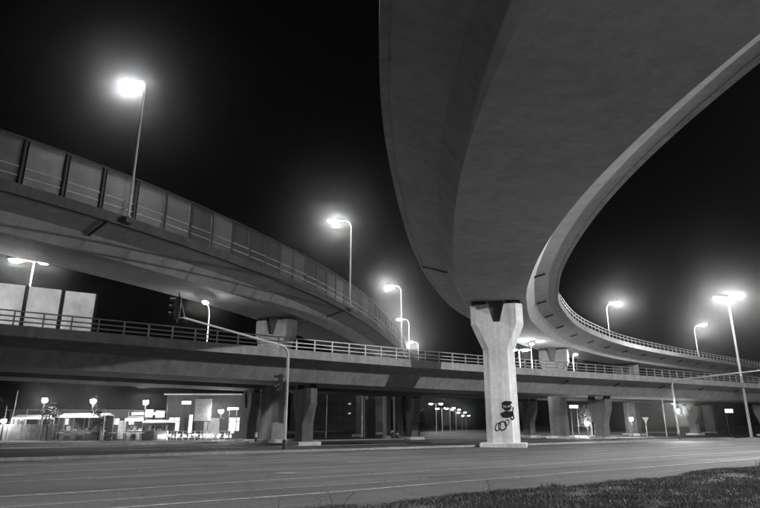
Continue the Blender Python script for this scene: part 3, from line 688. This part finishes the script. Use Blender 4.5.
# tables with stools under and before the canopies
def cafe_table(label, x, y, w=.8):
    root = empty('cafe_table', (x, y, 0)); tag(root, label, 'table', 'tables set out before the stalls')
    MB().prism([(x+w/2*math.cos(a*math.pi/8), y+w/2*math.sin(a*math.pi/8)) for a in range(16)], .72, .76).build('table_top', 'board_white', root)
    MB().tube([(x, y, .03), (x, y, .72)], .035, 6).build('leg', 'dark_metal', root)
    MB().prism([(x+.22*math.cos(a*math.pi/8), y+.22*math.sin(a*math.pi/8)) for a in range(16)], 0, .03).build('base', 'dark_metal', root)
def stool(label, x, y):
    root = empty('stool', (x, y, 0)); tag(root, label, 'stool', 'stools around the market tables')
    MB().box((x, y, .46), (.36, .36, .05)).build('seat', 'board_grey', root)
    for sx in (-1, 1):
        for sy in (-1, 1): MB().tube([(x+sx*.18, y+sy*.18, 0), (x+sx*.14, y+sy*.14, .44)], .018, 5).build('leg', 'dark_metal', root)
tabs = (-32.6, -31.0, -29.9, -27.4, -26.2, -24.4)
nth = ('leftmost', 'second', 'third', 'fourth', 'fifth', 'rightmost')
for x, w_ in zip(tabs, nth):
    cafe_table('%s of the small round white tables before the market stalls' % w_, x, 61.8+random.uniform(-.4, .4))
    stool('stool left of the %s small round white table' % w_, x-.62, 61.6+random.uniform(-.3, .3)); stool('stool right of the %s small round white table' % w_, x+.62, 61.7+random.uniform(-.3, .3))
def crate(label, x, y, z):
    root = empty('crate', (x, y, z)); tag(root, label, 'crate', 'crates beside the stalls')
    for k in range(3):
        for sy in (-1, 1): MB().box((x, y+sy*.19, z+.06+.11*k), (.56, .02, .08)).build('slat', 'board_grey', root)
        for sx in (-1, 1): MB().box((x+sx*.28, y, z+.06+.11*k), (.02, .36, .08)).build('slat', 'board_grey', root)
    MB().box((x, y, z+.012), (.55, .36, .02)).build('bottom', 'board_dark', root)
crate('lowest wooden crate left of the white awning stall', -25.2, 62.2, 0); crate('wooden crate on top of the lowest one by the awning', -25.2, 62.2, .34); crate('wooden crate on the ground beside the long stall', -28.0, 62.8, 0)
for x, h_, w_ in ((-39.2, 3.4, 'leftmost'), (-38.4, 5.0, 'second'), (-37.0, 3.1, 'third'), (-35.2, 3.0, 'fourth'), (-33.9, 3.3, 'fifth'), (-26.3, 2.9, 'sixth'), (-22.2, 3.6, 'rightmost')):
    r_ = empty('thin_mast', (x, 62.9, 0)); tag(r_, '%s of the thin dark masts among the stalls' % w_, 'pole', 'thin masts among the stalls')
    MB().tube([(x, 62.9, 0), (x+random.uniform(-.12, .12), 62.9, h_)], [.04, .025], 6).build('shaft', 'galvanised', r_); MB().ell((x, 62.9, .03), (.12, .12, .06), 8, 4, 1).build('foot', 'dark_metal', r_)
# slim poles
def plain_pole(label, x, y, h, r=.06, mat='pole_paint', name='pole', cat='pole'):
    root = empty(name, (x, y, 0)); tag(root, label, cat)
    MB().tube([(x, y, 0), (x, y, h)], [r, r*.8], 8).build('shaft', mat, root, smooth=True)
    MB().ell((x, y, h), (r*1.1, r*1.1, r), 8, 4, 1).build('cap', 'dark_metal', root); return root
plain_pole('slim white pole in front of the market stalls', -28.3, 62.0, 2.3, .05)
plain_pole('thick pale pole left of the row of far pillars', -1.95, 70.0, 6.0, .22, 'concrete_light')
plain_pole('slim grey pole right of the flared overpass pillar', -6.2, 70.0, 5.0, .06)
plain_pole('slim dark pole left of the lit signal pole', 34.7, 73.5, 4.6, .07)
plain_pole('slim grey pole right of the flared pillar on the right', 31.0, 75.0, 4.2, .06)
def bollard(label, x, y):
    root = empty('bollard', (x, y, .1)); tag(root, label, 'bollard', 'reflective bollards on the island')
    MB().tube([(x, y, .09), (x, y, .85)], [.11, .1], 10).build('post', 'dark_metal', root, smooth=True)
    MB().tube([(x, y, .5), (x, y, .8)], [.125, .125], 10).build('reflective_sleeve', 'board_white', root, smooth=True)
    MB().ell((x, y, .85), (.11, .11, .07), 10, 4, 1).build('cap', 'board_white', root, smooth=True)
bollard('white banded bollard left of the near signal pole', -10.7, 52.5)
bollard('white banded bollard right behind the near signal pole', -8.3, 52.5)
bollard('white banded bollard among the far pillars, left one', 1.9, 66.0)
bollard('white banded bollard among the far pillars, right one', 3.0, 66.5)
# far row of twin lamps
for k, (x, y, zt, lb) in enumerate(((11.2, 120, 5.6, 'first and highest'), (13.6, 132, 5.0, 'second'), (17.4, 150, 5.6, 'third'), (20.9, 166, 5.6, 'fourth'), (25.0, 184, 5.2, 'fifth'), (29.2, 205, 4.6, 'last and smallest'))):
    street_lamp('%s of the distant twin lamps left of the main pillar' % lb, (x, y, 0), zt, [(0, .7), (math.pi, .7)], 'lens_small', .06, 1.0, 'distant row of twin lamps')
# signs on the right
board('lit white hanging sign right of the main pillar', 26.5, 82, 3.7, 4.15, 1.2, 'lit_sign')
board('small lit sign between the poles at far right', 48.5, 83.5, 3.1, 3.7, 1.1, 'lit_sign')
post_lamp('low bright lamp left of the right flared pillar', 27.4, 80, 1.75, 'lens_low', r=.05)
post_lamp('low lamp right of the right flared pillar', 33.3, 80, 2.3)
def yield_sign(x, y):
    root = empty('road_sign', (x, y, 0)); tag(root, 'small pale road sign on a post right of the overpass pillars', 'sign')
    MB().tube([(x, y, 0), (x, y, 2.2)], .04, 6).build('post', 'galvanised', root)
    m = MB(); m.v = [(x-.45, y-.06, 2.5), (x+.45, y-.06, 2.5), (x, y-.06, 1.75), (x-.45, y-.04, 2.5), (x+.45, y-.04, 2.5), (x, y-.04, 1.75)]
    m.f = [(0, 2, 1), (3, 4, 5), (0, 1, 4, 3), (1, 2, 5, 4), (2, 0, 3, 5)]; m.build('plate', 'board_white', root)
yield_sign(35.2, 80)
# dark far building with a few lit windows
bx = empty('office_building', (-14, 215, 0)); tag(bx, 'dark distant office block with a few lit windows between the pillars', 'building')
MB().box((-14, 215, 7), (34, 14, 14)).build('wall', 'brick_dark', bx)
wme = MB().box((0, 0, 0), (1.0, .12, .7)).mesh('window', 'window_dark'); wli = MB().box((0, 0, 0), (.9, .12, .5)).mesh('window', 'lit_window')
lit = {(9, 1), (9, 2)}
for i in range(16):
    for j in range(4): piece(wli if (i, j) in lit else wme, 'window', (-29+i*2.05, 207.96, 2.2+3.2*j), 0, bx)
MB().box((-14, 215, 14.2), (35, 15, .4)).build('roof', 'concrete_dark', bx)
# trees
def tree(label, x, y, h, r, n=900, seed=1):
    rd = random.Random(seed); root = empty('tree', (x, y, 0)); tag(root, label, 'tree', 'small trees under the ramps')
    mb = MB().tube([(x, y, -.05), (x+.05, y, h*.3), (x-.05, y, h*.55), (x, y, h*.8)], [.12, .1, .07, .03], 7)
    tips = []
    for i in range(9):
        a = rd.uniform(0, 6.28); z = h*rd.uniform(.3, .65); q = r*rd.uniform(.5, .95); t = (x+math.cos(a)*q, y+math.sin(a)*q, min(h, z+h*rd.uniform(.1, .35)))
        mb.tube([(x, y, z), ((x+t[0])/2, (y+t[1])/2, (z+t[2])/2+.1), t], [.05, .035, .012], 5); tips.append(t)
    mb.build('trunk', 'bark', root, smooth=True)
    cr_ = MB()
    for i in range(n):
        t = rd.choice(tips); g = [rd.gauss(0, r*.26) for _ in range(3)]; p = (t[0]+g[0], t[1]+g[1], t[2]+g[2]*.8)
        s = rd.uniform(.05, .12); a, b = rd.uniform(0, 6.28), rd.uniform(-1, 1)
        d1 = (math.cos(a)*s, math.sin(a)*s, b*s*.6); d2 = (-math.sin(a)*s*.6, math.cos(a)*s*.6, s*.5)
        cr_.quad(tuple(p[k]-d1[k] for k in range(3)), tuple(p[k]-d2[k] for k in range(3)), tuple(p[k]+d1[k] for k in range(3)), tuple(p[k]+d2[k] for k in range(3)))
    cr_.build('crown', 'leaf', root)
tree('small dark tree standing at the end of the long stall canopy', -29.0, 62.6, 3.1, .7, 900, 3)
tree('small tree left of the long stall among thin branches', -34.2, 62.4, 3.8, .9, 350, 5)
tree('small dark tree beside the V-shaped far pillar', 4.6, 72, 4.0, .9, 900, 8)
tree('small tree left of the right flared pillar', 28.8, 82.5, 4.2, 1.2, 1100, 9)

# ------------------------------------------------------------------ added scattering air, only to give the lamps halos
if HALO_HAZE > 0:
    hz = MB().box((0, 300, 14), (1500, 1300, 32)); o = hz.build('halo_haze', 'black_rubber')
    m = bpy.data.materials.new('halo_air'); m.use_nodes = True; n = m.node_tree.nodes; l = m.node_tree.links; n.clear()
    out = n.new('ShaderNodeOutputMaterial'); pv = n.new('ShaderNodeVolumePrincipled')
    pv.inputs['Color'].default_value = (.95, .95, .95, 1); pv.inputs['Density'].default_value = HALO_HAZE; pv.inputs['Anisotropy'].default_value = .972
    l.new(pv.outputs[0], out.inputs['Volume']); o.data.materials.clear(); o.data.materials.append(m); tag(o, kind='stuff')
